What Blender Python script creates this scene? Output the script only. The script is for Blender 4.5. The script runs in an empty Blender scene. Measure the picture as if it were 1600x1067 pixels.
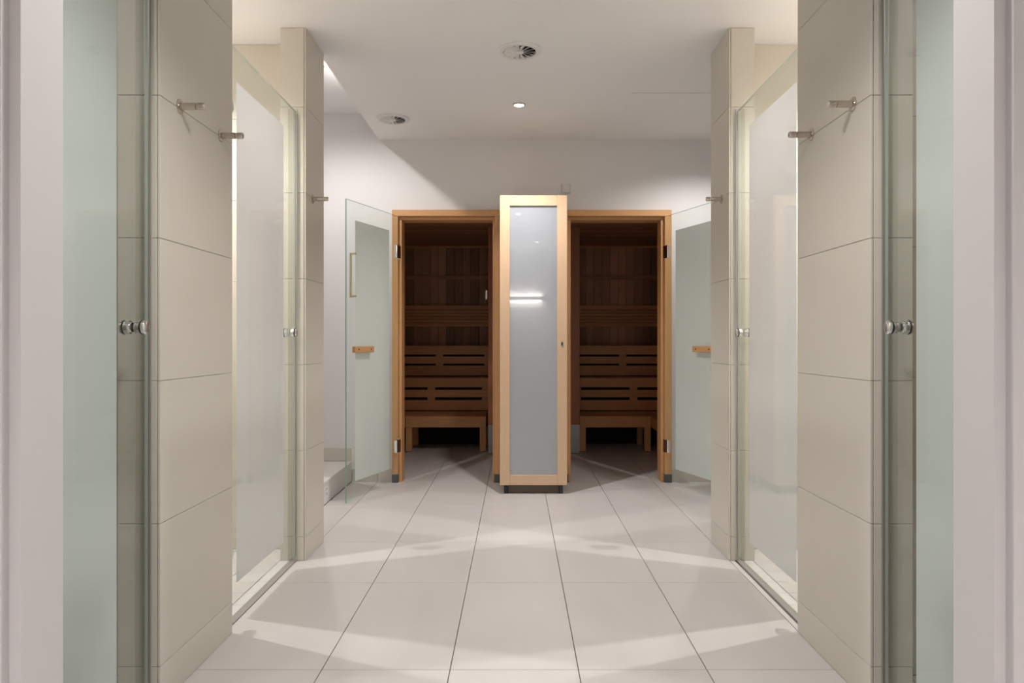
import bpy, bmesh, math, random
from mathutils import Vector
random.seed(7)
R = math.radians
scene = bpy.context.scene
col = scene.collection

# ------------------------------------------------------------------ camera, world, exposure
CAM_H, FPX = 1.026, 1122.0
cam_d = bpy.data.cameras.new('camera'); cam = bpy.data.objects.new('camera', cam_d); col.objects.link(cam)
cam.location = (0, 0, CAM_H); cam.rotation_euler = (R(90), 0, 0)
cam_d.sensor_width = 36; cam_d.lens = FPX / 1600 * 36
cam_d.shift_x = -7 / 1600; cam_d.shift_y = -1.9 / 1600
cam_d.clip_start = 0.02
scene.camera = cam
world = bpy.data.worlds.new('world'); scene.world = world; world.use_nodes = True
world.node_tree.nodes['Background'].inputs[0].default_value = (0.8, 0.85, 0.9, 1)
world.node_tree.nodes['Background'].inputs[1].default_value = 0.2
vs = scene.view_settings
vs.view_transform = 'Standard'; vs.look = 'None'; vs.gamma = 1; vs.use_curve_mapping = False
vs.exposure = 1.15
# lamp powers in watts (fixtures built below; corridor and lobby lamps are added fill)
P_CENTRE, P_CORRIDOR_FILL, P_SHOWER, P_SHOWER_NEAR, P_BAY, P_SIDE, P_LOBBY_FILL = 37, 36, 45, 7, 18, 14, 28
LAMP_COL = (1.0, 0.965, 0.955)

# ------------------------------------------------------------------ materials
def srgb(r, g, b):
    f = lambda c: (c / 255 / 12.92) if c / 255 <= .04045 else ((c / 255 + .055) / 1.055) ** 2.4
    return (f(r), f(g), f(b), 1)

def newmat(name):
    m = bpy.data.materials.new(name); m.use_nodes = True
    nt = m.node_tree; nt.nodes.clear()
    out = nt.nodes.new('ShaderNodeOutputMaterial')
    return m, nt, out

def principled(name, color, rough=.5, metal=0.0, spec=.5, vary=0.0, nscale=3.0, stretch=(1, 1, 1), bump=0.0, tint=0.0, coat=0.0):
    """principled with fine procedural noise in colour, a per-piece tint and optional fine relief"""
    m, nt, out = newmat(name); N, L = nt.nodes.new, nt.links.new
    p = N('ShaderNodeBsdfPrincipled')
    p.inputs['Roughness'].default_value = rough; p.inputs['Metallic'].default_value = metal
    p.inputs['Specular IOR Level'].default_value = spec; p.inputs['Coat Weight'].default_value = coat
    tc = N('ShaderNodeTexCoord'); oi = N('ShaderNodeObjectInfo')
    off = N('ShaderNodeVectorMath'); off.operation = 'MULTIPLY_ADD'
    L(tc.outputs['Object'], off.inputs[0]); off.inputs[1].default_value = stretch
    sc = N('ShaderNodeVectorMath'); sc.operation = 'SCALE'; sc.inputs[0].default_value = (13, 17, 11)
    L(oi.outputs['Random'], sc.inputs['Scale']); L(sc.outputs[0], off.inputs[2])
    nz = N('ShaderNodeTexNoise'); nz.inputs['Scale'].default_value = nscale; nz.inputs['Detail'].default_value = 5
    L(off.outputs[0], nz.inputs['Vector'])
    # value = 1 + vary*(noise-.5)*2 + tint*(random-.5)*2
    a = N('ShaderNodeMath'); a.operation = 'MULTIPLY_ADD'; L(nz.outputs['Fac'], a.inputs[0]); a.inputs[1].default_value = 2 * vary; a.inputs[2].default_value = 1 - vary - tint
    b = N('ShaderNodeMath'); b.operation = 'MULTIPLY_ADD'; L(oi.outputs['Random'], b.inputs[0]); b.inputs[1].default_value = 2 * tint; L(a.outputs[0], b.inputs[2])
    mul = N('ShaderNodeVectorMath'); mul.operation = 'SCALE'; mul.inputs[0].default_value = color[:3]
    L(b.outputs[0], mul.inputs['Scale']); L(mul.outputs[0], p.inputs['Base Color'])
    if bump:
        bp = N('ShaderNodeBump'); bp.inputs['Strength'].default_value = bump; bp.inputs['Distance'].default_value = .002
        L(nz.outputs['Fac'], bp.inputs['Height']); L(bp.outputs[0], p.inputs['Normal'])
    L(p.outputs[0], out.inputs[0])
    return m

def glass(name, tint=(0.97, 0.99, 0.98, 1), rough=0.0):
    m, nt, out = newmat(name); N, L = nt.nodes.new, nt.links.new
    t = N('ShaderNodeBsdfTransparent'); t.inputs[0].default_value = tint
    g = N('ShaderNodeBsdfGlossy'); g.inputs['Roughness'].default_value = rough
    lw = N('ShaderNodeLayerWeight'); lw.inputs[0].default_value = .5      # thin-pane reflectance, same from both sides
    pw = N('ShaderNodeMath'); pw.operation = 'POWER'; L(lw.outputs['Facing'], pw.inputs[0]); pw.inputs[1].default_value = 5
    fr = N('ShaderNodeMath'); fr.operation = 'MULTIPLY_ADD'; L(pw.outputs[0], fr.inputs[0]); fr.inputs[1].default_value = .6; fr.inputs[2].default_value = .022
    mx = N('ShaderNodeMixShader'); L(fr.outputs[0], mx.inputs[0]); L(t.outputs[0], mx.inputs[1]); L(g.outputs[0], mx.inputs[2])
    L(mx.outputs[0], out.inputs[0]); return m

def frosted(name, color, trans=.55, gloss=.04, rough=.3, clear=0.0):
    """etched glass: scatters light through (translucent) and back (diffuse), faint sheen"""
    m, nt, out = newmat(name); N, L = nt.nodes.new, nt.links.new
    nz = N('ShaderNodeTexNoise'); nz.inputs['Scale'].default_value = 900
    tl = N('ShaderNodeBsdfTranslucent'); df = N('ShaderNodeBsdfDiffuse'); gl = N('ShaderNodeBsdfGlossy')
    tl.inputs[0].default_value = color; df.inputs[0].default_value = color; gl.inputs['Roughness'].default_value = rough
    m1 = N('ShaderNodeMixShader'); m1.inputs[0].default_value = trans
    L(df.outputs[0], m1.inputs[1]); L(tl.outputs[0], m1.inputs[2])
    last = m1
    if clear:
        tr = N('ShaderNodeBsdfTransparent'); mc = N('ShaderNodeMixShader'); mc.inputs[0].default_value = clear
        L(m1.outputs[0], mc.inputs[1]); L(tr.outputs[0], mc.inputs[2]); last = mc
    m2 = N('ShaderNodeMixShader')
    mm = N('ShaderNodeMath'); mm.operation = 'MULTIPLY_ADD'; L(nz.outputs['Fac'], mm.inputs[0]); mm.inputs[1].default_value = .01; mm.inputs[2].default_value = gloss
    L(mm.outputs[0], m2.inputs[0]); L(last.outputs[0], m2.inputs[1]); L(gl.outputs[0], m2.inputs[2])
    L(m2.outputs[0], out.inputs[0]); return m

def emit(name, color, strength):
    m, nt, out = newmat(name); e = nt.nodes.new('ShaderNodeEmission')
    e.inputs[0].default_value = color; e.inputs[1].default_value = strength
    nt.links.new(e.outputs[0], out.inputs[0]); return m

M = {
    'paint': principled('white_paint', (.80, .785, .775, 1), .6, vary=.015, nscale=2),
    'ceil': principled('ceiling_paint', (.87, .86, .85, 1), .7, vary=.01, nscale=2),
    'jamb': principled('white_lacquer', (.64, .615, .615, 1), .4, vary=.01, nscale=2),
    'floor': principled('porcelain_floor', (.61, .575, .555, 1), .38, spec=.4, vary=.045, nscale=9, stretch=(1.0, .12, 1), tint=.02),
    'grout': principled('dark_grout', (.22, .18, .15, 1), .9, vary=.1, nscale=20),
    'wgrout': principled('wall_grout', (.60, .56, .48, 1), .9, vary=.08, nscale=20),
    'wtile': principled('cream_stone_tile', (.63, .59, .515, 1), .34, spec=.4, vary=.03, nscale=6, tint=.02),
    'stile': principled('white_shower_tile', (.76, .73, .715, 1), .35, vary=.02, nscale=6, tint=.02),
    'maple': principled('light_maple', (.70, .485, .31, 1), .42, vary=.07, nscale=14, stretch=(6, 6, .5), tint=.02),
    'mapleh': principled('light_maple_across', (.70, .485, .31, 1), .42, vary=.07, nscale=14, stretch=(.5, 6, 6), tint=.02),
    'cedar': principled('orange_cedar', (.62, .34, .15, 1), .42, vary=.14, nscale=12, stretch=(6, 6, .4), tint=.05),
    'cedarh': principled('orange_cedar_across', (.62, .34, .15, 1), .42, vary=.14, nscale=12, stretch=(.4, 6, 6), tint=.05),
    'bench': principled('bench_wood', (.74, .39, .15, 1), .5, vary=.2, nscale=10, stretch=(.5, 7, 7), tint=.08),
    'benchv': principled('bench_wood_upright', (.74, .39, .15, 1), .5, vary=.2, nscale=10, stretch=(7, 7, .5), tint=.08),
    'benchy': principled('bench_wood_return', (.74, .39, .15, 1), .5, vary=.2, nscale=10, stretch=(7, .5, 7), tint=.08),
    'dark': principled('heat_darkened_wood', (.55, .30, .165, 1), .55, vary=.2, nscale=10, stretch=(7, 7, .5), tint=.42),
    'darkh': principled('heat_darkened_wood_across', (.46, .245, .135, 1), .55, vary=.2, nscale=10, stretch=(.5, 7, 7), tint=.2),
    'redwood': principled('red_brown_panel_wood', (.48, .20, .10, 1), .5, vary=.15, nscale=9, stretch=(7, 7, .5)),
    'black': principled('dark_void', (.02, .018, .016, 1), .9, vary=.1),  # flat black: shade of hollows put into the colour; also backs plank joints
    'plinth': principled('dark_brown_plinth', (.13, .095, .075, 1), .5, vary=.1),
    'rubber': principled('black_rubber', (.015, .015, .015, 1), .45, vary=.1),
    'shoe': principled('dark_metal_shoe', (.10, .11, .105, 1), .35, metal=.7, vary=.25, nscale=30),
    'steel': principled('grey_sheet_steel', (.36, .36, .36, 1), .4, metal=.6, vary=.06, nscale=15),
    'chrome': principled('polished_chrome', (.82, .83, .83, 1), .07, metal=1, vary=.02),
    'nickel': principled('brushed_nickel', (.60, .55, .49, 1), .24, metal=1, vary=.06, nscale=40, stretch=(1, 8, 8)),
    'brass': principled('pale_brushed_brass', (.70, .60, .40, 1), .4, metal=.5, vary=.04),
    'alu': principled('grey_aluminium', (.62, .59, .57, 1), .38, metal=.6, vary=.05, nscale=20),
    'glass': glass('clear_glass'),
    'gedge': principled('green_glass_edge', (.24, .44, .37, 1), .15, vary=.05),
    'sedge': principled('grey_green_glass_edge', (.42, .47, .41, 1), .2, vary=.05),
    'seal': glass('clear_plastic_seal', (.95, .955, .94, 1), .15),
    'frost': frosted('frosted_shower_glass', (.92, .90, .905, 1), .42),
    'frostn': frosted('greenish_frosted_glass', (.82, .845, .83, 1), .42),
    'channel': principled('grey_floor_channel', (.36, .345, .335, 1), .45, vary=.05),
    'frostg': frosted('frosted_sauna_glass', (.96, .98, .97, 1), .58),
    'frostc': frosted('frosted_cabinet_glass', (.62, .65, .69, 1), .40, gloss=.10, rough=.032, clear=.10),
    'plastic': principled('white_plastic', (.76, .75, .73, 1), .45, vary=.01),
    'lamp': emit('lamp_glow', (1, .95, .9, 1), 14),
    'bar': emit('light_bar_glow', (1, .93, .87, 1), 32),
}

# ------------------------------------------------------------------ mesh helpers
WPOS = {}
_cache = {}
def box_mesh(sx, sy, sz, mat, bevel=0.0):
    key = (round(sx, 4), round(sy, 4), round(sz, 4), mat, bevel)
    if key in _cache: return _cache[key]
    bm = bmesh.new(); bmesh.ops.create_cube(bm, size=1)
    bmesh.ops.scale(bm, vec=(sx, sy, sz), verts=bm.verts)
    if bevel and min(sx, sy, sz) > 2.2 * bevel:
        bmesh.ops.bevel(bm, geom=bm.edges[:], offset=bevel, segments=1, affect='EDGES')
    me = bpy.data.meshes.new('box'); bm.to_mesh(me); bm.free(); me.materials.append(M[mat])
    _cache[key] = me; return me

def boxes_mesh(name, lst, mat, origin=(0, 0, 0)):
    """several boxes (x0,x1,y0,y1,z0,z1) as one mesh (one solid body)"""
    bm = bmesh.new()
    for (x0, x1, y0, y1, z0, z1) in lst:
        r = bmesh.ops.create_cube(bm, size=1)
        bmesh.ops.scale(bm, vec=(x1 - x0, y1 - y0, z1 - z0), verts=r['verts'])
        bmesh.ops.translate(bm, vec=((x0 + x1) / 2 - origin[0], (y0 + y1) / 2 - origin[1], (z0 + z1) / 2 - origin[2]), verts=r['verts'])
    me = bpy.data.meshes.new(name); bm.to_mesh(me); bm.free(); me.materials.append(M[mat]); return me

def lathe_mesh(name, prof, mat, axis='X', seg=28):
    """prof: (distance along axis, radius)"""
    bm = bmesh.new(); rings = []
    for (d, r) in prof:
        ring = []
        for i in range(seg):
            a = 2 * math.pi * i / seg; c, s = r * math.cos(a), r * math.sin(a)
            ring.append(bm.verts.new({'X': (d, c, s), 'Y': (s, d, c), 'Z': (c, s, d)}[axis]))
        rings.append(ring)
    for k in range(len(rings) - 1):
        for i in range(seg):
            j = (i + 1) % seg
            bm.faces.new((rings[k][i], rings[k][j], rings[k + 1][j], rings[k + 1][i]))
    bm.faces.new(rings[0]); bm.faces.new(rings[-1])
    bmesh.ops.recalc_face_normals(bm, faces=bm.faces)
    me = bpy.data.meshes.new(name); bm.to_mesh(me); bm.free(); me.materials.append(M[mat])
    for p in me.polygons: p.use_smooth = len(p.vertices) == 4
    me.set_sharp_from_angle(angle=R(35))
    return me

def put(name, data, loc, parent=None, rot=None, local=False):
    """link one object; loc is in world space unless local"""
    o = bpy.data.objects.new(name, data); col.objects.link(o)
    if parent is not None:
        o.parent = parent
        if not local:
            pw = WPOS[parent.name]; o.location = Vector(loc) - pw
        else: o.location = loc
    else: o.location = loc
    if rot: o.rotation_euler = rot
    WPOS[o.name] = (WPOS[parent.name] + o.location) if parent is not None else Vector(loc)
    return o

def bx(name, x0, x1, y0, y1, z0, z1, mat, parent=None, bevel=0.0, local=False):
    return put(name, box_mesh(x1 - x0, y1 - y0, z1 - z0, mat, bevel), ((x0 + x1) / 2, (y0 + y1) / 2, (z0 + z1) / 2), parent, local=local)

def tag(o, label=None, cat=None, group=None, kind=None):
    if label: o['label'] = label
    if cat: o['category'] = cat
    if group: o['group'] = group
    if kind: o['kind'] = kind
    return o

def thing(name, loc, label, cat, group=None, rz=0, kind=None):
    o = put(name, None, loc); o.rotation_euler.z = rz; o.empty_display_size = .1
    return tag(o, label, cat, group, kind)

def struct(name, lst, mat, origin=None):
    o0 = origin or ((lst[0][0] + lst[0][1]) / 2, (lst[0][2] + lst[0][3]) / 2, lst[0][4])
    return tag(put(name, boxes_mesh(name, lst, mat, o0), o0), kind='structure')

GAP, WGAP = .003, .0012
TT = .008      # tile thickness
def splits(a, b, joints):
    p = [a] + [j for j in sorted(joints) if a + .02 < j < b - .02] + [b]
    return list(zip(p[:-1], p[1:]))

ROWZ = [.112 + .4 * k for k in range(8)]
def tile_face(parent, axis, plane, a0, a1, z0, z1, side, mat='wtile', joints=(), name='wall_tile', rows=ROWZ):
    """tiles on a vertical face; outer surface at `plane`, body on the inner side; side = +1/-1 outward direction"""
    for (u0, u1) in splits(a0, a1, joints):
        for (w0, w1) in splits(z0, z1, rows):
            u0g, u1g, w0g, w1g = u0 + WGAP / 2, u1 - WGAP / 2, w0 + WGAP / 2, w1 - WGAP / 2
            lo, hi = (plane - TT, plane) if side > 0 else (plane, plane + TT)
            if axis == 'X': bx(name, lo, hi, u0g, u1g, w0g, w1g, mat, parent, bevel=.0012)
            else: bx(name, u0g, u1g, lo, hi, w0g, w1g, mat, parent, bevel=.0012)

# ------------------------------------------------------------------ key dimensions
CZ = 2.481                      # main ceiling
BAYZ = 2.668                    # raised ceiling over the ledge bay
YW = 5.215                      # white back wall
YF = 5.17                       # front of the sauna door frames
LX, RX = -.997, .99             # near pillar faces
LX2, RX2 = -.98, .989           # far pillar faces
SX0, SX1 = -2.2, 2.2            # shower back walls
YB = 7.78                       # sauna back wall
SZ = 2.05                       # sauna ceiling

# ------------------------------------------------------------------ floor
floor = struct('floor', [(-2.6, 2.6, -2.2, 8.0, -.12, -TT)], 'grout', (0, 2.9, -.12))
XJ = [-.207 + .4 * k for k in range(-7, 8)]
YJ = [2.238 - .8 * k for k in range(0, 6)] + [3.042, 3.652, 4.441, 5.228, 6.046, 6.85, 7.65]
def floor_region(x0, x1, y0, y1, mat='floor', xj=XJ, yj=YJ, name='floor_tile'):
    for (a, b) in splits(x0, x1, xj):
        for (c, d) in splits(y0, y1, yj):
            bx(name, a + GAP / 2, b - GAP / 2, c + GAP / 2, d - GAP / 2, -TT, 0, mat, floor, bevel=.0008)
floor_region(-1.024, 1.018, .86, 3.652)
floor_region(-1.6, 1.6, -2.0, .86)
floor_region(-1.194, 2.4, 3.652, 5.228)
floor_region(-1.55, 1.75, 5.228, YB)
sj = [-1.103 - .133 * k for k in range(0, 9)]
sy = [2.52 + .133 * k for k in range(0, 9)]
floor_region(SX0, -1.054, 2.40, 3.53, 'stile', sj, sy, 'shower_floor_tile')
floor_region(1.048, SX1, 2.40, 3.53, 'stile', [-j for j in sj], sy, 'shower_floor_tile')
floor_region(SX0, -1.054, 1.0, 2.2, 'stile', [-2.0, -1.6, -1.2], [1.4, 1.8], 'shower_floor_tile')
floor_region(1.048, SX1, 1.0, 2.2, 'stile', [2.0, 1.6, 1.2], [1.4, 1.8], 'shower_floor_tile')

# ------------------------------------------------------------------ tiled pillars with their partition walls
def pillar_wall(name, s, face, py0, py1, wy0, wy1, outer):
    """s=-1/+1 side; face = X of the corridor face; pillar py0..py1, partition wy0..wy1 behind it"""
    inn = face + s * .12
    a, b = sorted((face + s * TT, inn - s * TT))
    c, d = sorted((inn - s * TT, outer))
    o = struct(name, [(a, b, py0 + TT, py1 - TT, 0, CZ), (c, d, wy0 + TT, wy1 - TT, 0, CZ)], 'wgrout')
    tile_face(o, 'X', face, py0, py1, 0, CZ, -s)
    f0, f1 = sorted((face + s * (TT + .001), inn))
    tile_face(o, 'Y', py0, f0, f1, 0, CZ, -1)
    tile_face(o, 'Y', py1, f0, f1, 0, CZ, +1)
    if wy0 - py0 > .03: tile_face(o, 'X', inn, py0 + TT + .001, wy0, 0, CZ, s)
    if py1 - wy1 > .03: tile_face(o, 'X', inn, wy1, py1 - TT - .001, 0, CZ, s)
    g0, g1 = sorted((inn, outer))
    jj = [s * 1.6, s * 2.0]
    tile_face(o, 'Y', wy0, g0, g1, 0, CZ, -1, joints=jj)
    tile_face(o, 'Y', wy1, g0, g1, 0, CZ, +1, joints=jj)
    return o
pillar_wall('wall_left_near', -1, LX, 2.009, 2.52, 2.2, 2.40, -2.3)
pillar_wall('wall_right_near', 1, RX, 2.009, 2.53, 2.2, 2.40, 2.3)
pillar_wall('wall_left_far', -1, LX2, 3.342, 3.653, 3.53, 3.645, -2.4)
pillar_wall('wall_right_far', 1, RX2, 3.342, 3.653, 3.53, 3.645, 2.4)
pillar_wall('wall_left_entry', -1, LX, .96, 1.19, .961, 1.0, -2.3)
pillar_wall('wall_right_entry', 1, RX, .96, 1.19, .961, 1.0, 2.3)
for nm, s in (('wall_left_shower', -1), ('wall_right_shower', 1)):
    a, b = sorted((s * 2.2 + s * TT, s * 2.3))
    o = struct(nm, [(a, b, 1.0, 3.53, 0, CZ)], 'wgrout')
    for (y0, y1) in ((1.0, 2.2), (2.40, 3.53)):
        tile_face(o, 'X', s * 2.2, y0, y1, 0, CZ, -s, joints=[1.6, 2.9])

# ------------------------------------------------------------------ painted walls and ceilings
OP = [(-.90, -.118), (.328, 1.121)]          # sauna door openings (frame outer edges)
OPZ = 1.968
wall_back = struct('wall_back', [(-2.5, OP[0][0], YW, 5.34, 0, 2.75), (OP[0][1], OP[1][0], YW, 5.34, 0, 2.75), (OP[1][1], 2.5, YW, 5.34, 0, 2.75),
                                 (OP[0][0], OP[0][1], YW, 5.34, OPZ, 2.75), (OP[1][0], OP[1][1], YW, 5.34, OPZ, 2.75)], 'paint', (0, YW, 0))
struct('wall_left', [(-2.5, -2.4, 3.653, YW, 0, 2.75)], 'paint')
struct('wall_right', [(2.4, 2.5, 3.653, YW, 0, 2.75)], 'paint')
# entry wall with the opening the photograph is taken through: two white jambs
jm = .012
def jamb(name, x0, x1):
    me = box_mesh(x1 - x0, .095, CZ, 'jamb').copy()
    bm = bmesh.new(); bm.from_mesh(me)
    es = [e for e in bm.edges if abs(e.verts[0].co.z - e.verts[1].co.z) > 1 and e.verts[0].co.y < 0]
    bmesh.ops.bevel(bm, geom=es, offset=.014, segments=4, affect='EDGES'); bm.to_mesh(me); bm.free()
    return tag(put(name, me, ((x0 + x1) / 2, .9025, CZ / 2)), kind='structure')
jamb('wall_front_left', -1.62, -.600)
jamb('wall_front_right', .578, 1.62)
struct('wall_lobby_left', [(-1.7, -1.6, -2.1, .855, 0, CZ)], 'paint')
struct('wall_lobby_right', [(1.6, 1.7, -2.1, .855, 0, CZ)], 'paint')
struct('wall_lobby_rear', [(-1.7, 1.7, -2.1, -2.0, 0, CZ)], 'paint')
struct('ceiling', [(-2.5, 2.5, -2.2, 3.65, CZ, BAYZ), (-1.0, 2.5, 3.65, YW, CZ, BAYZ), (-2.5, 2.5, -2.2, YW, BAYZ, BAYZ + .08)], 'ceil', (0, 2, CZ))
# tiled skirting along the back wall
for nm, (x0, x1, z0) in (('baseboard_back_bay', (-2.4, -1.2, .15)), ('baseboard_back_left', (-1.19, OP[0][0] - .002, 0)), ('baseboard_back_right', (OP[1][1] + .002, 2.4, 0))):
    o = struct(nm, [(x0, x1, YW - .004, YW, z0, z0 + .094)], 'wgrout')
    for (a, b) in splits(x0, x1, XJ):
        bx('skirting_tile', a + .0015, b - .0015, YW - .012, YW - .004, z0, z0 + .092, 'wtile', o, bevel=.001)

# ------------------------------------------------------------------ saunas: shell, planks
SA = [(-1.55, -.257), (.573, 1.75)]
sauna_sides = struct('wall_sauna_sides', [(-1.65, -1.55, 5.34, YB + .1, 0, SZ + .02), (1.75, 1.85, 5.34, YB + .1, 0, SZ + .02), (.08, .16, 5.34, 6.49, 0, SZ)], 'redwood', (0, 6.5, 0))
sauna_back = struct('wall_sauna_back', [(-1.55, 1.75, YB, YB + .1, 0, SZ + .02)], 'black')
for (x0, x1) in SA:
    x = x0
    while x < x1 - .02:
        e = min(x + .088, x1)
        bx('plank', x + .001, e - .001, YB - .014, YB, 0, SZ, 'dark', sauna_back, bevel=.003)
        x = e
    bx('wall_rail', x0, x1, YB - .034, YB - .014, 1.68, 1.725, 'darkh', sauna_back, bevel=.003)
    bx('cornice', x0, x1, YB - .034, YB - .014, SZ - .028, SZ - .002, 'bench', sauna_back, bevel=.004)
sauna_ceiling = struct('ceiling_sauna', [(-1.65, 1.85, 5.34, YB + .1, SZ + .016, SZ + .08)], 'black')
y = 5.345
while y < YB - .02:
    e = min(y + .088, YB)
    for (x0, x1) in ((-1.55, .08), (.16, 1.75)):
        bx('plank', x0, x1, y + .002, e - .002, SZ, SZ + .016, 'darkh', sauna_ceiling, bevel=.004)
    y = e
divider = struct('wall_sauna_divider', [(-.25, .566, 6.512, YB - .016, 0, SZ - .001)], 'black')
n = 9
for k in range(n):
    a = -.257 + k * .83 / n; b = a + .83 / n
    bx('plank', a + .001, b - .001, 6.50, 6.512, .265, SZ - .001, 'redwood', divider, bevel=.002)
bx('steel_skirting', -.257, .573, 6.502, 6.512, .004, .262, 'steel', divider)
for s, x in ((-1, -.257), (1, .573)):
    bx('side_panel', min(x, x - s * .007), max(x, x - s * .007), 6.512, YB - .016, .265, SZ - .001, 'redwood', divider)

# ------------------------------------------------------------------ sauna door frames
def door_frame(name, jl, jr, stop_l, stop_r):
    o = thing(name, ((jl[0] + jr[1]) / 2, YF, 0), None, None, kind='structure')
    zt = 1.966
    for (a, b) in (jl, jr):
        j = bx('jamb', a, b, YF, 5.335, .06, zt - .047, 'cedar', o, bevel=.002)
        bx('metal_shoe', a - .001, b + .001, YF - .003, 5.335, 0, .06, 'shoe', o, bevel=.001)
    bx('head', jl[0], jr[1], YF, 5.335, zt - .046, zt, 'cedarh', o, bevel=.002)
    for (a, b) in (stop_l, stop_r): bx('door_stop', a, b, YF + .03, 5.335, .002, zt - .070, 'cedar', o, bevel=.002)
    bx('door_stop', stop_l[0], stop_r[1], YF + .03, 5.335, zt - .069, zt - .047, 'cedarh', o, bevel=.002)
    return o
door_frame('trim_1', (-.897, -.854), (-.158, -.120), (-.8535, -.831), (-.172, -.1585))
door_frame('trim_2', (.330, .373), (1.069, 1.118), (.3735, .392), (1.046, 1.0685))

# ------------------------------------------------------------------ glass doors
def knob(root, x, y, z):
    """double chrome knob through the glass, axis along local x"""
    for s in (1, -1):
        k = put('knob', lathe_mesh('knob', [(s * .004, .013), (s * .007, .013), (s * .0075, .018), (s * .010, .0195), (s * .021, .0195), (s * .0225, .0175),
                                           (s * .0255, .0175), (s * .0262, .0195), (s * .031, .0185), (s * .034, .014)], 'chrome'), (x, y, z), root, local=True)
        put('rubber_ring', lathe_mesh('rubber_ring', [(s * .0222, .017), (s * .0222, .0198), (s * .0258, .0198), (s * .0258, .017)], 'rubber'), (0, 0, 0), k, local=True)

def shower_door(name, s, y0, y1, fy0, fy1, label):
    """door in the plane x = s*1.03, hinged at y0, closing on the pillar at y1"""
    X = s * 1.03
    d = thing(name, (X, y0, 0), label, 'shower door', kind='structure')
    z0, z1 = .022, 2.09
    bx('glass_pane', X - .004, X + .004, y0 + .012, y1 - .012, z0, z1, 'glass', d)
    bx('glass_edge', X - .004, X + .004, y1 - .0118, y1 - .0108, z0, z1, 'sedge', d)
    bx('glass_edge', X - .004, X + .004, y0 + .012, y1 - .012, z1 + .0002, z1 + .0012, 'sedge', d)
    a, b = sorted((X + s * .0045, X + s * .0055))
    bx('frosted_panel', a, b, fy0, fy1, .13, 1.98, 'frostn' if y0 < 2 else 'frost', d)
    # vertical seal and wall channel at the closing side, bottom sweep, floor channel
    bx('edge_seal', X - .006, X + .006, y1 - .0105, y1 - .003, z0, z1, 'seal', d)
    bx('wall_channel', X - .010, X + .010, y1 - .0028, y1 - .0005, .0, z1 + .01, 'alu', d)
    a, b = sorted((X + s * .012, X + s * .03))
    bx('wall_channel', a, b, y1 - .012, y1 - .0005, 0, z1 + .01, 'seal', d)
    bx('bottom_sweep', X - .006, X + .006, y0 + .012, y1 - .012, .008, .0215, 'seal', d)
    a, b = sorted((s * 1.054, s * 1.024))
    bx('floor_channel', a, b, y0, y1, -TT, .004, 'channel', d, bevel=.001)
    for z in (.265, 1.863):
        h = put('hinge', lathe_mesh('hinge', [(-.016, .020), (-.014, .026), (-.0042, .027), (.0042, .027), (.014, .026), (.016, .020)], 'chrome'), (X, y0 + .035, z), d)
        bx('hinge_plate', X - .014, X + .014, y0, y0 + .02, z - .027, z + .027, 'chrome', h, bevel=.002)
    knob(d, 0, y1 - .075 - y0, 1.061)
    return d
shower_door('door_1', -1, 1.19, 2.009, 1.30, 1.858, 'frosted glass shower door beside the entry jamb, on the raised ledge side')
shower_door('door_2', 1, 1.19, 2.009, 1.30, 1.858, 'frosted glass shower door beside the entry jamb, on the ceiling hatch side')
shower_door('door_3', -1, 2.52, 3.342, 2.655, 3.19, 'brightly lit frosted glass shower door between two tiled pillars, on the raised ledge side')
shower_door('door_4', 1, 2.53, 3.342, 2.655, 3.19, 'brightly lit frosted glass shower door between two tiled pillars, on the ceiling hatch side')

def sauna_door(name, s, hx, label):
    """open sauna door; local x runs from the hinge to the free edge, local -y*s is the room-inner face"""
    W, z0, z1 = .676, .012, 1.905
    ang = math.atan2(-.64, s * .219)
    d = thing(name, (hx, 5.103, 0), label, 'sauna door', rz=ang, kind='structure')
    L = dict(parent=d, local=True)
    bx('glass_pane', 0, W, -.004, .004, z0, z1, 'glass', **L)
    bx('glass_edge', W + .0002, W + .0012, -.004, .004, z0, z1, 'gedge', **L)
    bx('glass_edge', 0, W, -.004, .004, z1 + .0002, z1 + .0012, 'gedge', **L)
    # inner face (towards the camera): for the left door that is local +y side -> s handles it
    i = 1 if s < 0 else -1
    a, b = sorted((-i * .0045, -i * .0055))
    bx('frosted_panel', .18 * W, .83 * W, a, b, .13, 1.79, 'frostg', **L)
    # wooden inner handle: horizontal bar along the glass
    a, b = sorted((i * .0045, i * .028))
    h = bx('inner_handle', .56 * W, .908 * W, a, b, .948, .988, 'cedarh', bevel=.003, **L)
    for px in (.62, .845):
        put('screw', lathe_mesh('screw', [(i * .0, .005), (i * .002, .005), (i * .0025, .003)], 'rubber', 'Y', 14), (px * W - .734 * W, i * .0118, 0), h, local=True)
    # outer pull handle: upright bar on two stand-offs
    p = None
    yb = -i * .042
    a, b = sorted((yb - .006, yb + .006))
    p = bx('outer_handle', .82 * W - .007, .82 * W + .007, a, b, 1.30, 1.585, 'brass', bevel=.002, **L)
    for z in (1.307, 1.578):
        a, b = sorted((-i * .0045, yb))
        put('stand_off', box_mesh(.014, abs(b - a), .012, 'brass'), (0, (a + b) / 2 - yb, z - 1.4425), p, local=True)
    for z in (.276, 1.653):
        q = bx('hinge', -.022, .040, -.011, .011, z - .046, z + .046, 'chrome', bevel=.003, **L)
        put('hinge_pin', lathe_mesh('hinge_pin', [(-.050, .006), (-.049, .008), (.049, .008), (.050, .006)], 'chrome', 'Z', 18), (-.033, -i * .006, 0), q, local=True)
    return d
sauna_door('door_5', -1, -.841, 'open frosted glass sauna door with wooden bar handle, beside the raised ledge')
sauna_door('door_6', 1, 1.062, 'open frosted glass sauna door with wooden bar handle, below the ceiling hatch')

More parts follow.
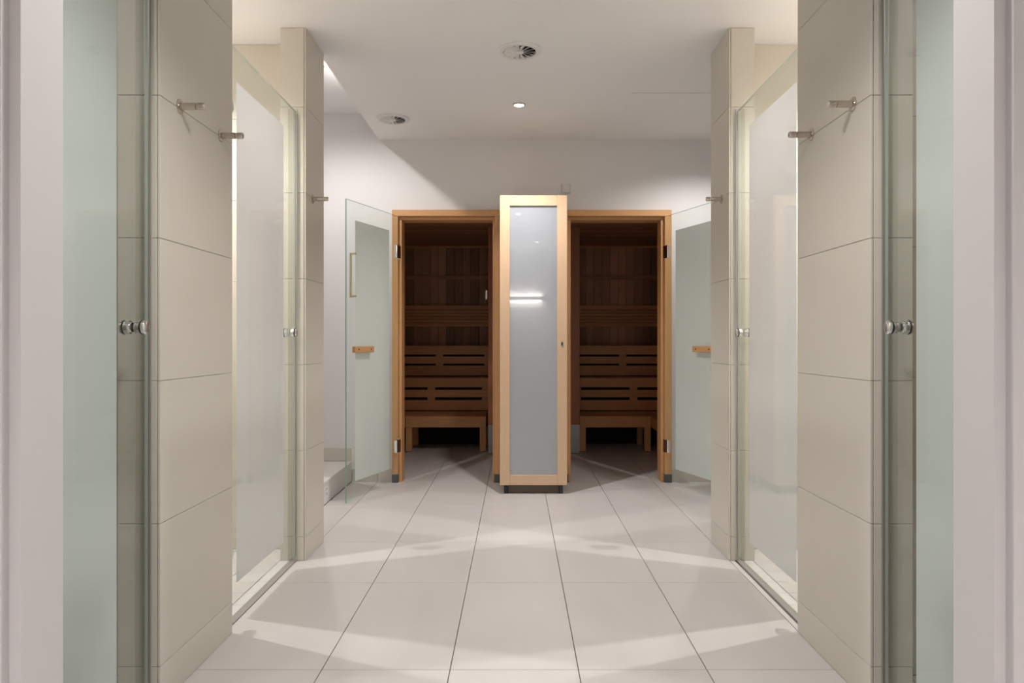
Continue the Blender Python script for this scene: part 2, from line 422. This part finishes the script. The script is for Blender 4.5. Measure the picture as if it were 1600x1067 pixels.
# ------------------------------------------------------------------ tall cabinet between the saunas
cab = thing('tall_cabinet', (.113, 5.0, 0), 'tall narrow maple cabinet with frosted glass door standing between the two saunas', 'cabinet')
cx0, cx1, cy0, cy1, cz0, cz1 = -.111, .338, 4.815, 5.165, .062, 1.993
for a, b in ((cx0 + .002, cx0 + .020), (cx1 - .020, cx1 - .002)):
    bx('side_panel', a, b, cy0, cy1, cz0, cz1 - .002, 'maple', cab)
bx('top_panel', cx0 + .0205, cx1 - .0205, cy0, cy1, cz1 - .022, cz1 - .002, 'mapleh', cab)
bx('bottom_panel', cx0 + .0205, cx1 - .0205, cy0, cy1, cz0, cz0 + .018, 'mapleh', cab)
bx('back_panel', cx0 + .0205, cx1 - .0205, cy1 - .008, cy1, cz0 + .0185, cz1 - .0225, 'plastic', cab)
for z in (.42, .62, 1.0, 1.32, 1.62):
    bx('shelf', cx0 + .0205, cx1 - .0205, cy0 + .03, cy1 - .0085, z, z + .016, 'plastic', cab)
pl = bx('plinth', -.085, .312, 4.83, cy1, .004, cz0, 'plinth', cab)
for x in (-.083, .285):
    bx('foot', x, x + .026, 4.812, 4.829, 0, .05, 'rubber', cab, bevel=.003)
dr = put('door', None, (cx0, 4.8, .059), cab)
bx('stile', cx0, cx0 + .066, 4.79, 4.812, .059, cz1, 'maple', dr, bevel=.0015)
bx('stile', cx1 - .066, cx1, 4.79, 4.812, .059, cz1, 'maple', dr, bevel=.0015)
bx('rail', cx0 + .0663, cx1 - .0663, 4.7905, 4.812, cz1 - .069, cz1 - .0003, 'mapleh', dr, bevel=.001)
bx('rail', cx0 + .0663, cx1 - .0663, 4.7905, 4.812, .0593, .0593 + .067, 'mapleh', dr, bevel=.001)
bx('glass_pane', cx0 + .0663, cx1 - .0663, 4.799, 4.805, .1265, cz1 - .0692, 'frostc', dr)
lk = put('lock', lathe_mesh('lock', [(0, .011), (-.002, .011), (-.003, .008), (-.0032, .004)], 'nickel', 'Y', 20), (.304, 4.790, 1.002), dr)
lk.scale = (.8, 1, 2.0)
put('keyhole', lathe_mesh('keyhole', [(0, .006), (-.001, .006)], 'rubber', 'Y', 16), (.304, 4.7865, 1.002), dr).scale = (.8, 1, 2.0)

# ------------------------------------------------------------------ sauna benches
def lower_bench(label, x0, x1, xr, s):
    """L-shaped low bench: run along the back x0..x1, return along the side wall x1 side (s) out to xr"""
    b = thing('sauna_bench', ((x0 + x1) / 2, 6.6, 0), label, 'bench', 'lowest sauna benches')
    bx('front_board', min(x0, x1), max(x0, x1), 6.60, 6.628, .225, .328, 'bench', b, bevel=.003)
    for k in range(5):
        yy = 6.632 + k * .093
        bx('seat_slat', min(x0, xr), max(x0, xr), yy, yy + .085, .300, .327, 'bench', b, bevel=.003)
    for xa in (x0, x1):
        off = .008 if xa == x0 else 0
        a = xa if xa < max(x0, x1) - .01 else xa - .056
        bx('leg', a, a + .056, 6.606, 6.66, 0.004, .224, 'benchv', b, bevel=.002)
        bx('foot_pad', a + .004, a + .052, 6.61, 6.656, 0, .004, 'rubber', b)
        bx('leg', a, a + .056, 7.03, 7.08, 0, .29, 'benchv', b, bevel=.002)
        bx('stretcher', a + .01, a + .046, 6.662, 7.028, .19, .224, 'benchy', b)
    # return
    a, c = sorted((x1, x1 + s * .028))
    bx('return_board', a + s * .001, c + s * .001, 5.75, 6.598, .225, .328, 'benchy', b, bevel=.003)
    k = 0
    xx = x1 + s * .032
    while abs(xx - xr) > .06 and k < 6:
        a, c = sorted((xx, xx + s * .085)); bx('seat_slat', a, c, 5.75, 6.598, .300, .327, 'benchy', b, bevel=.003); xx += s * .093; k += 1
    for yy in (5.78, 6.42):
        a, c = sorted((x1 + s * .030, x1 + s * .080))
        bx('leg', a, c, yy, yy + .05, 0, .224, 'benchv', b, bevel=.002)
    a, c = sorted((x1 + s * .034, x1 + s * .07))
    bx('stretcher', a, c, 5.832, 6.418, .07, .11, 'benchy', b)
    return b
SIDE = {-1: 'in the sauna beside the raised ledge', 1: 'in the sauna below the ceiling hatch'}
lower_bench('low L-shaped wooden bench on short legs ' + SIDE[-1], -.282, -1.019, -1.53, -1)
lower_bench('low L-shaped wooden bench on short legs ' + SIDE[1], .582, 1.236, 1.73, 1)

def tier(label, x0, x1, y0, y1, zs, battens, group):
    b = thing('sauna_bench', ((x0 + x1) / 2, y0, zs[-1][0]), label, 'bench', group)
    for (z0, z1) in zs:
        bx('riser_board', x0, x1, y0, y0 + .022, z0, z1, 'bench', b, bevel=.003)
    for xb in battens:      # short spacer blocks between the boards, one per gap
        for (lo, hi) in ((zs[1][1], zs[0][0]), (zs[2][1], zs[1][0])):
            bx('spacer', xb - .037, xb + .037, y0 + .004, y0 + .021, lo, hi, 'bench', b)
    yy = y0 + .024; zt = zs[0][1]
    while yy < y1 - .03:
        e = min(yy + .085, y1)
        bx('seat_slat', x0, x1, yy, e, zt - .028, zt - .001, 'bench', b, bevel=.003); yy = e + .008
    bx('shade_backing', x0, x1, y0 + .024, y0 + .03, zs[-1][0], zt - .03, 'black', b)  # black sheet put in for the shade behind the riser gaps
    return b
ZA = [(.561, .653), (.463, .536), (.334, .434)]
ZB = [(.878, .970), (.785, .858), (.660, .765)]
for s, (x0, x1), ba, bb in ((-1, (-1.53, -.275), (-.844, -.305), (-.797, -.297)), (1, (.58, 1.73), (1.159, .60), (1.098, 1.69))):
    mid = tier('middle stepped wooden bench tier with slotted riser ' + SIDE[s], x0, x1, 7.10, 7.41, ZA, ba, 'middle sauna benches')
    bx('shade_panel', x0, x1, 7.104, 7.122, .005, .332, 'black', mid)  # black sheet put in for the shade under the lowest bench
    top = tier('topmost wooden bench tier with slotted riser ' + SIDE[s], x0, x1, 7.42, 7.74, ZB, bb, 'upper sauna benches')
    b = bx('backrest', x0, x1, YB - .029, YB - .015, 1.19, 1.385, 'darkh', top)
    bx('rail', x0, x1, YB - .055, YB - .030, 1.358, 1.403, 'bench', b, bevel=.003)
    bx('rail', x0, x1, YB - .055, YB - .030, 1.172, 1.212, 'bench', b, bevel=.003)
    for k in range(4):
        z = 1.2185 + k * .0345
        bx('slat', x0, x1, YB - .053, YB - .032, z, z + .0265, 'bench', b, bevel=.003)

t = thing('sauna_thermometer', (-.29, 6.49, 1.40), 'small white upright gauge on the red-brown divider panel', 'thermometer')
bx('case', -.283, -.262, 6.482, 6.4995, 1.39, 1.482, 'plastic', t, bevel=.003)
bx('scale', -.278, -.267, 6.481, 6.482, 1.40, 1.472, 'nickel', t)

# ------------------------------------------------------------------ raised ledge with step light
lg = thing('raised_ledge', (-1.8, 4.43, 0), 'low white raised ledge along the bay beside the open sauna door', 'ledge')
bx('ledge_body', -2.4, -1.197, 3.654, YW, 0, .132, 'plastic', lg)
bx('ledge_top', -2.4, -1.190, 3.654, YW - .013, .133, .150, 'stile', lg, bevel=.002)
sl = thing('step_light', (-1.197, 4.526, .076), 'tiny round step light set into the face of the raised ledge', 'light')
put('rim', lathe_mesh('rim', [(0, .020), (.003, .020), (.004, .017)], 'chrome'), (-1.197, 4.526, .076), sl)
put('lens', lathe_mesh('lens', [(.004, .015), (.006, .013)], 'plastic'), (-1.197, 4.526, .076), sl)

# ------------------------------------------------------------------ coat hooks
plate_me = lathe_mesh('wall_plate', [(0, .021), (.003, .021), (.004, .019)], 'nickel')
peg_me = lathe_mesh('peg', [(.004, .0105), (.050, .0105), (.051, .0078), (.055, .0078)], 'nickel')
tip_me = lathe_mesh('tip', [(.055, .0078), (.0555, .0105), (.073, .0105), (.076, .0085)], 'nickel')
hooks = [(-1, LX, 2.125, 1.718, 'brushed metal coat peg at the front corner of the near pillar, raised ledge side'),
         (-1, LX, 2.42, 1.715, 'brushed metal coat peg on the near pillar by the lit shower, raised ledge side'),
         (-1, LX2, 3.447, 1.704, 'single brushed metal coat peg on the far tiled pillar, raised ledge side'),
         (1, RX, 2.11, 1.720, 'brushed metal coat peg at the front corner of the near pillar, ceiling hatch side'),
         (1, RX, 2.41, 1.716, 'brushed metal coat peg on the near pillar by the lit shower, ceiling hatch side'),
         (1, RX2, 3.46, 1.706, 'single brushed metal coat peg on the far tiled pillar, ceiling hatch side')]
for s, X, Y, Z, lab in hooks:
    h = thing('coat_hook', (X, Y, Z), lab, 'coat hook', 'coat pegs on the tiled pillars', rz=0 if s < 0 else math.pi)
    put('wall_plate', plate_me, (0, 0, 0), h, local=True); put('peg', peg_me, (0, 0, 0), h, local=True); put('tip', tip_me, (0, 0, 0), h, local=True)

# ------------------------------------------------------------------ ceiling: vents, hatch, lamps
def blade_mesh():
    bm = bmesh.new(); tau = R(27); n = 14
    vs_ = []
    for r, w in ((.018, .004), (.079, .0165)):
        for sg in (-1, 1):
            vs_.append(bm.verts.new((r, sg * w * math.cos(tau), sg * w * math.sin(tau))))
    f = bm.faces.new((vs_[0], vs_[1], vs_[3], vs_[2]))
    r = bmesh.ops.extrude_face_region(bm, geom=[f])
    bmesh.ops.translate(bm, vec=(0, .0006, -.0012), verts=[v for v in r['geom'] if isinstance(v, bmesh.types.BMVert)])
    bmesh.ops.recalc_face_normals(bm, faces=bm.faces)
    me = bpy.data.meshes.new('blade'); bm.to_mesh(me); bm.free(); me.materials.append(M['plastic']); return me
blade_me = blade_mesh()
def ring_mesh(name, ro, ri, h, mat, seg=40):
    return lathe_ring(name, [(0, ri), (0, ro), (-h * .5, ro), (-h, ro - .006), (-h, ri + .002), (-h * .6, ri)], mat, seg)
def lathe_ring(name, prof, mat, seg):
    bm = bmesh.new(); rings = []
    for (z, r) in prof:
        rings.append([bm.verts.new((r * math.cos(2 * math.pi * i / seg), r * math.sin(2 * math.pi * i / seg), z)) for i in range(seg)])
    for k in range(len(rings)):
        p, q = rings[k], rings[(k + 1) % len(rings)]
        for i in range(seg):
            j = (i + 1) % seg; bm.faces.new((p[i], p[j], q[j], q[i]))
    bmesh.ops.recalc_face_normals(bm, faces=bm.faces)
    me = bpy.data.meshes.new(name); bm.to_mesh(me); bm.free(); me.materials.append(M[mat])
    for p in me.polygons: p.use_smooth = True
    me.set_sharp_from_angle(angle=R(30)); return me
vring = ring_mesh('ring', .108, .080, .012, 'plastic')
vback = lathe_mesh('backing', [(-.0005, .0795), (-.0015, .0795)], 'black', 'Z')
vhub = lathe_mesh('hub', [(-.002, .02), (-.014, .02), (-.017, .012)], 'plastic', 'Z')
for (x, y, lab) in ((.016, 3.60, 'round white swirl ceiling vent with radial blades, over the corridor between the pillars'), (-.81, 4.71, 'round white swirl ceiling vent close to the back wall, beside the ceiling edge')):
    v = thing('ceiling_vent', (x, y, CZ), lab, 'vent', 'round ceiling vents')
    put('ring', vring, (x, y, CZ), v); put('backing', vback, (x, y, CZ), v); put('hub', vhub, (x, y, CZ), v)
    for k in range(14):
        put('blade', blade_me, (x, y, CZ - .0095), v, rot=(0, 0, 2 * math.pi * k / 14))

hp = thing('access_hatch', (.97, 4.365, CZ), 'flush white rectangular access hatch in the ceiling', 'hatch')
bx('hatch_panel', .678, 1.262, 4.223, 4.507, CZ - .005, CZ - .0003, 'ceil', hp, bevel=.001)

lring = ring_mesh('trim_ring', .040, .030, .008, 'alu', 32)
llens = lathe_mesh('lens', [(-.001, .0295), (-.003, .0295), (-.004, .024)], 'lamp', 'Z')
def downlight(x, y, z, power, label, angle=150, blend=.6, radius=.03, group=None, drop=.045):
    d = thing('recessed_downlight', (x, y, z), label, 'downlight', group)
    put('trim_ring', lring, (x, y, z), d); put('lens', llens, (x, y, z), d)
    l = bpy.data.lights.new('downlight_beam', 'SPOT'); l.energy = power; l.color = LAMP_COL
    l.spot_size = R(angle); l.spot_blend = blend; l.shadow_soft_size = radius
    put('downlight_beam', l, (x, y, z - drop), d)
    return d
downlight(.016, 4.43, CZ, P_CENTRE, 'small recessed downlight shining in the ceiling before the cabinet', angle=118, blend=1.0, radius=.015)
downlight(.016, 1.35, CZ, P_CORRIDOR_FILL, 'added fill downlight in the corridor ceiling between the near shower doors', angle=138, blend=.5, radius=.1)  # unseen lamp, added to brighten the corridor and pillar faces
downlight(-1.79, 2.89, CZ, P_SHOWER, 'recessed downlight above the bright shower on the raised ledge side', radius=.02)
downlight(1.79, 2.89, CZ, P_SHOWER, 'recessed downlight above the bright shower on the ceiling hatch side', radius=.02)
downlight(-1.65, 1.4, CZ, P_SHOWER_NEAR, 'recessed downlight above the dim entry shower on the raised ledge side')
downlight(1.65, 1.4, CZ, P_SHOWER_NEAR, 'recessed downlight above the dim entry shower on the ceiling hatch side')
downlight(-1.19, 4.30, BAYZ, P_BAY, 'recessed downlight in the raised bay ceiling above the ledge', radius=.014, angle=168, drop=.025)
downlight(1.33, 4.55, CZ, P_SIDE, 'recessed downlight in the ceiling beside the access hatch', radius=.015)
for lx, nm in ((-.3, 'raised ledge'), (.3, 'ceiling hatch')):
    downlight(lx, -1.0, CZ, P_LOBBY_FILL, 'added fill downlight in the lobby ceiling before the entry, ' + nm + ' side', angle=130, radius=.08)  # added out of view to light the pillar fronts and jambs

# ------------------------------------------------------------------ wall fittings
sw = thing('wall_switch', (.358, YW, 2.10), 'small square white sensor box on the wall above the cabinet', 'switch')
bx('back_plate', .328, .392, YW - .008, YW, 2.088, 2.160, 'plastic', sw, bevel=.002)
bx('cover', .334, .386, YW - .02, YW - .0082, 2.094, 2.154, 'plastic', sw, bevel=.004)
# up-and-down wall light of the lobby (unseen; assumed source of the streaks in the cabinet glass)
wl = thing('wall_light', (.14, -2.0, 1.70), 'flat metal up-and-down wall light on the lobby wall', 'wall light')
bx('body', -.14, .42, -2.0, -1.93, 1.665, 1.735, 'alu', wl, bevel=.003)
bx('glow_strip', -.13, .41, -1.985, -1.945, 1.7352, 1.7372, 'bar', wl)
bx('glow_strip', -.13, .41, -1.985, -1.945, 1.6628, 1.6648, 'bar', wl)
